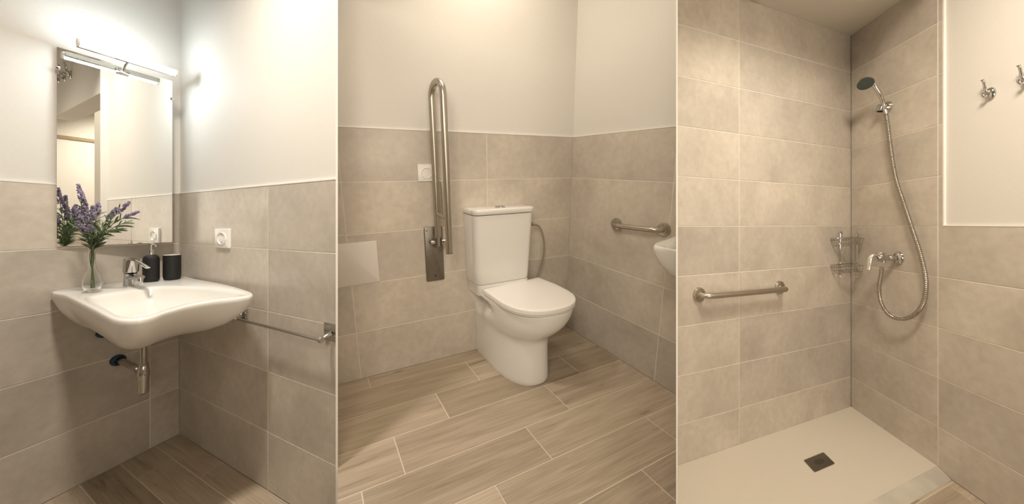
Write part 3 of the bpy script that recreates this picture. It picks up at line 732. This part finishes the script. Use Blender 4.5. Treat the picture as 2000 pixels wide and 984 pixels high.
# ================================================================ RIGHT BAY (shower)
# tray
def tray_poly(z): return [b3(-2.2, .001, z), b3(-.001, .001, z), b3(-.001, .578, z), b3(-2.2, .578, z)]
root = thing('shower_tray', 'cream textured shower tray filling the tiled corner', 'shower tray', T(b3(-1.0, .3, 0)))
I_ = T(b3(-1.0, .3, 0)).inverted()
MB().loft([[I_ @ p for p in tray_poly(0.0)], [I_ @ p for p in tray_poly(.04)]]).build('tray', TRAY, root, smooth=False, cuts=[CUT2R])
pr = lambda p: [I_ @ b3(p, .579, 0), I_ @ b3(p, .648, 0), I_ @ b3(p, .648, .019), I_ @ b3(p, .640, .022), I_ @ b3(p, .585, .041), I_ @ b3(p, .579, .0415)]
MB().loft([pr(-2.2), pr(-1.5), pr(-.8), pr(-.002)]).build('threshold_strip', THRESH, root, smooth=False, cuts=[CUT2R], label='sloping marbled threshold strip')
# floor drain: square plate with a centre grid of holes
root = thing('shower_drain', 'square stainless drain cover set in the cream shower tray', 'drain', T(b3(-.745, .298, .04)))
I_ = T(b3(-.745, .298, .04)).inverted()
def dq(a, b_, z): return I_ @ b3(-.745+a*.094, .298+b_*.044, z)
def dr(s, z, rr=.12):
    out = []
    for cx, cy, a0 in ((1, 1, 0), (-1, 1, pi/2), (-1, -1, pi), (1, -1, 3*pi/2)):
        for k in range(5): a = a0+pi/2*k/4; out.append(dq(cx*(s-rr)+rr*cos(a), cy*(s-rr)+rr*sin(a), z))
    return out
MB().loft([dr(1, .0402), dr(1, .0425), dr(.97, .0435)]).build('cover', DSTEEL, root, angle=30)
hm = MB()
for i in range(-2, 3):
    for j in range(-2, 3):
        if abs(i) == 2 and abs(j) == 2: continue
        s = .055; hm.loft([[dq(i*.17+a*s, j*.17+b_*s*1.0, z) for a, b_ in ((-1, -1), (1, -1), (1, 1), (-1, 1))] for z in (.0432, .0439)])
hm.build('slots', DARK, root, smooth=False)

# corner rack
root = thing('corner_rack', 'two-tier chrome wire corner rack in the shower corner', 'shower rack', T(b3(0, 0, 1.15)))
I_ = T(b3(0, 0, 1.15)).inverted()
def rp(p, q, h): return I_ @ b3(p, q, h)
PL, PRR = -.262, .113
def arc(h, f=1.0, n=24):
    a, b_ = b3(PL*f, .012, h), b3(-.03, PRR*f+.012, h); mid = (a+b_)/2; k = b3(0, 0, h); ctl = mid+(mid-k)*.55
    return [I_ @ ((a*(1-t)**2)+(ctl*2*t*(1-t))+(b_*t*t)) for t in [i/n for i in range(n+1)]]
for zt2, zb2 in ((1.298, 1.258), (1.105, 1.062)):
    sh = MB(); A = arc(zt2); B = arc(zb2, .92)
    sh.tube(A, .0032, 8); sh.tube(B, .0024, 8)
    sh.tube([A[0], rp(-.01, .012, zt2), A[-1]], .0032, 8); sh.tube([B[0], rp(-.01, .012, zb2), B[-1]], .0024, 8)
    for i in range(0, 25, 2): sh.tube([A[i], B[i]], .0014, 6)
    for i in range(2, 24, 3):
        sh.tube([B[i], B[0].lerp(rp(-.01, .012, zb2), min(1, i/14)) if i < 14 else rp(-.01, .012, zb2).lerp(B[-1], (i-14)/10)], .0014, 6)
    sh.build('shelf', CHROME, root)
for W_, (ut, ub, vt, vb), k in ((L3, (1642, 1641, 455, 540), -1), (R3, (1675, 1675, 455, 540), 1)):
    t = W_.at(ut, vt, .014); b_ = W_.at(ub, vb, .014)
    t = W_.w(t.x, -.014, t.z); b_ = W_.w(t.dot(t)*0+W_.at(ub, vb, .014).x, -.014, b_.z)
    p = smoothpath([I_ @ (t+W_.x*.016+Vector((0, 0, -.03))), I_ @ (t+W_.x*.014), I_ @ (t+W_.x*.006+Vector((0, 0, .012))), I_ @ (t-W_.x*.003), I_ @ (t-W_.x*.004+Vector((0, 0, -.04)))], 5)
    p += smoothpath([I_ @ (b_-W_.x*.004+Vector((0, 0, .03))), I_ @ (b_-W_.x*.003), I_ @ (b_-W_.x*.016+W_.y*-.012)], 4)
    MB().tube(p, .0032, 8).build('upright', CHROME, root)

# shower set: bracket, hand shower, hose, mixer
bk = R3.at(1735, 209)
root = thing('shower_bracket', 'chrome wall bracket holding the hand shower', 'shower bracket', frame(R3.w(bk.x, 0, bk.z), R3.x, R3.y, ZUP))
MB().lathe([(0, 0), (.037, 0), (.037, .003), (.036, .008), (.030, .026), (.026, .030), (0, .030)], 30, Matrix.Diagonal((.8, 1, 1, 1)) @ FACEM).build('wall_cone', CHROME, root)
MB().lathe([(.0145, -.022), (.021, -.022), (.023, .0), (.024, .020), (.0175, .020), (.0155, .0), (.0145, -.022)], 24, T(0, -.036, -.004) @ Matrix.Rotation(radians(-18), 4, 'X'), cap0=False, cap1=False).build('holder_cup', CHROME, root)
def r3p(u, v, off): t = R3.at(u, v, off); return R3.w(t.x, -off, t.z)
hd = r3p(1690, 163, .15); h1 = r3p(1728, 213, .036)
root = thing('hand_shower', 'chrome hand shower with dark round face, resting in the wall bracket', 'shower head', frame(h1, R3.x, R3.y, ZUP))
HI = root.matrix_world.inverted()
hk = [HI @ r3p(*a) for a in ((1729, 217, .034), (1726, 205, .042), (1721, 190, .062), (1713, 175, .088))]
look = (Vector((-.50, -.62, -.60))).normalized()    # where the face points
hk += [HI @ (r3p(1704, 165, .122)-look*.024), HI @ (hd-look*.020)]
MB().tube(smoothpath(hk, 5), [.010]*6+[.0105]*6+[.0115]*5+[.0125]*4+[.015]*5, 16).build('handle', CHROME, root)
zax = look; xax = zax.cross(ZUP).normalized(); yax = zax.cross(xax)
HM = HI @ frame(hd, xax, yax, zax)
rh = .041
MB().lathe([(0, -.026), (rh*.45, -.024), (rh*.85, -.014), (rh, -.004), (rh, .003), (rh*.94, .006), (rh*.90, .004)], 32, HM, cap1=False).build('head', CHROME, root)
fm = MB().lathe([(rh*.92, .001), (rh*.90, .006), (0, .007)], 32, HM, cap0=True)
for rr_, n_ in ((.30, 6), (.55, 12), (.78, 18)):
    for k in range(n_):
        a = 2*pi*k/n_; c0 = Vector((rh*rr_*cos(a), rh*rr_*sin(a), 0)); fm.tube([HM @ (c0+Vector((0, 0, .006))), HM @ (c0+Vector((0, 0, .0085)))], .0013, 6)
fm.build('spray_face', FACE, root, label='dark grey spray face with small nozzles')
hs = [r3p(*a) for a in ((1729, 215, .035), (1734, 245, .033), (1741, 300, .03), (1750, 350, .028), (1766, 400, .028), (1781, 445, .030), (1796, 490, .032), (1806, 530, .034), (1809, 560, .036), (1804, 590, .040),
      (1790, 611, .046), (1770, 622, .052), (1748, 621, .060), (1731, 609, .066), (1720, 588, .072), (1717, 563, .076), (1720, 540, .078), (1723.5, 519, .080))]
root = thing('shower_hose', 'long ribbed chrome shower hose looping from hand shower to mixer', 'shower hose', frame(hs[0], R3.x, R3.y, ZUP))
HI = root.matrix_world.inverted(); P_ = smoothpath(hs, 40)
d_ = [0]
for a, b_ in zip(P_, P_[1:]): d_.append(d_[-1]+(b_-a).length)
pit = .011; nseg = int(d_[-1]/pit); pts = []; rad_ = []; j = 0
for k in range(nseg*4):
    s = k*pit/4
    while j < len(d_)-2 and d_[j+1] < s: j += 1
    pts.append(HI @ P_[j].lerp(P_[j+1], (s-d_[j])/max(1e-9, d_[j+1]-d_[j]))); rad_.append((.0108, .0108, .0076, .0076)[k % 4])
HOSE = plain('ribbed_chrome', (0.42, 0.39, 0.34), 0.22, 1.0)
MB().tube(pts, rad_, 10).build('ribbed_tube', HOSE, root, angle=60)
MB().tube([pts[0], pts[10]], .0105, 14).build('upper_cone', CHROME, root); MB().tube([pts[-10], pts[-1]], .0105, 14).build('lower_nut', CHROME, root)
mx = R3.at(1756, 504)
root = thing('shower_mixer', 'chrome shower mixer valve with a lever, on the tiled wall', 'shower mixer', frame(R3.w(mx.x, 0, mx.z), R3.x, R3.y, ZUP))
MB().lathe([(0, 0), (.041, 0), (.041, .004), (.035, .012), (.020, .020), (0, .020)], 30, Matrix.Diagonal((.78, 1, 1, 1)) @ FACEM).build('wall_rose', CHROME, root)
MB().lathe([(0, .016), (.014, .016), (.014, .036), (.019, .040), (.019, .052), (.016, .056), (.018, .075), (.023, .085), (.023, .108), (.019, .116), (0, .118)], 26, FACEM).build('body', CHROME, root)
MB().lathe([(0, 0), (.019, 0), (.019, .024), (.014, .031), (0, .033)], 22, T(0, -.094, .004)).build('dome', CHROME, root)
MB().tube([(0, -.080, -.006), (0, -.080, -.030)], .011, 14).build('hose_outlet', CHROME, root)
MB().tube(smoothpath([(0, -.108, .012), (0, -.128, .016), (0, -.143, .002), (0, -.150, -.030), (0, -.156, -.078)], 5), [.011]*6+[.013]*5+[.0145]*6+[.013]*4, 14, flat=.9).build('lever', LEVER, root)

h = R3.at(1932, 183)
coat_hook(R3, h.x, h.z, 1.0, 'chrome double coat hook on the cream wall, left one of the two', 'coat hooks beside the shower')
h = R3.at(2004, 157)
coat_hook(R3, h.x, h.z, 1.0, 'chrome double coat hook cut by the right edge of the photo', 'coat hooks beside the shower')
# vent in the shower ceiling
vc = hit(1486, -4, Vector((0, 0, 2.8)), ZUP)
root = thing('ceiling_vent', 'corner of a white square vent in the shower ceiling', 'vent', frame(vc, L3.x, L3.y, ZUP))
fr_ = MB()
for a, b_, c_, d in ((-.16, .04, -.0, .02), (-.16, .04, -.20, -.18), (.02, .04, -.18, 0), (-.16, -.14, -.18, 0)): fr_.box(a, b_, c_, d, -.008, 0)
fr_.build('frame', CEIL, root, bevel=.001)
MB().box(-.14, .02, -.18, 0, -.004, 0).build('grille', CEIL, root)
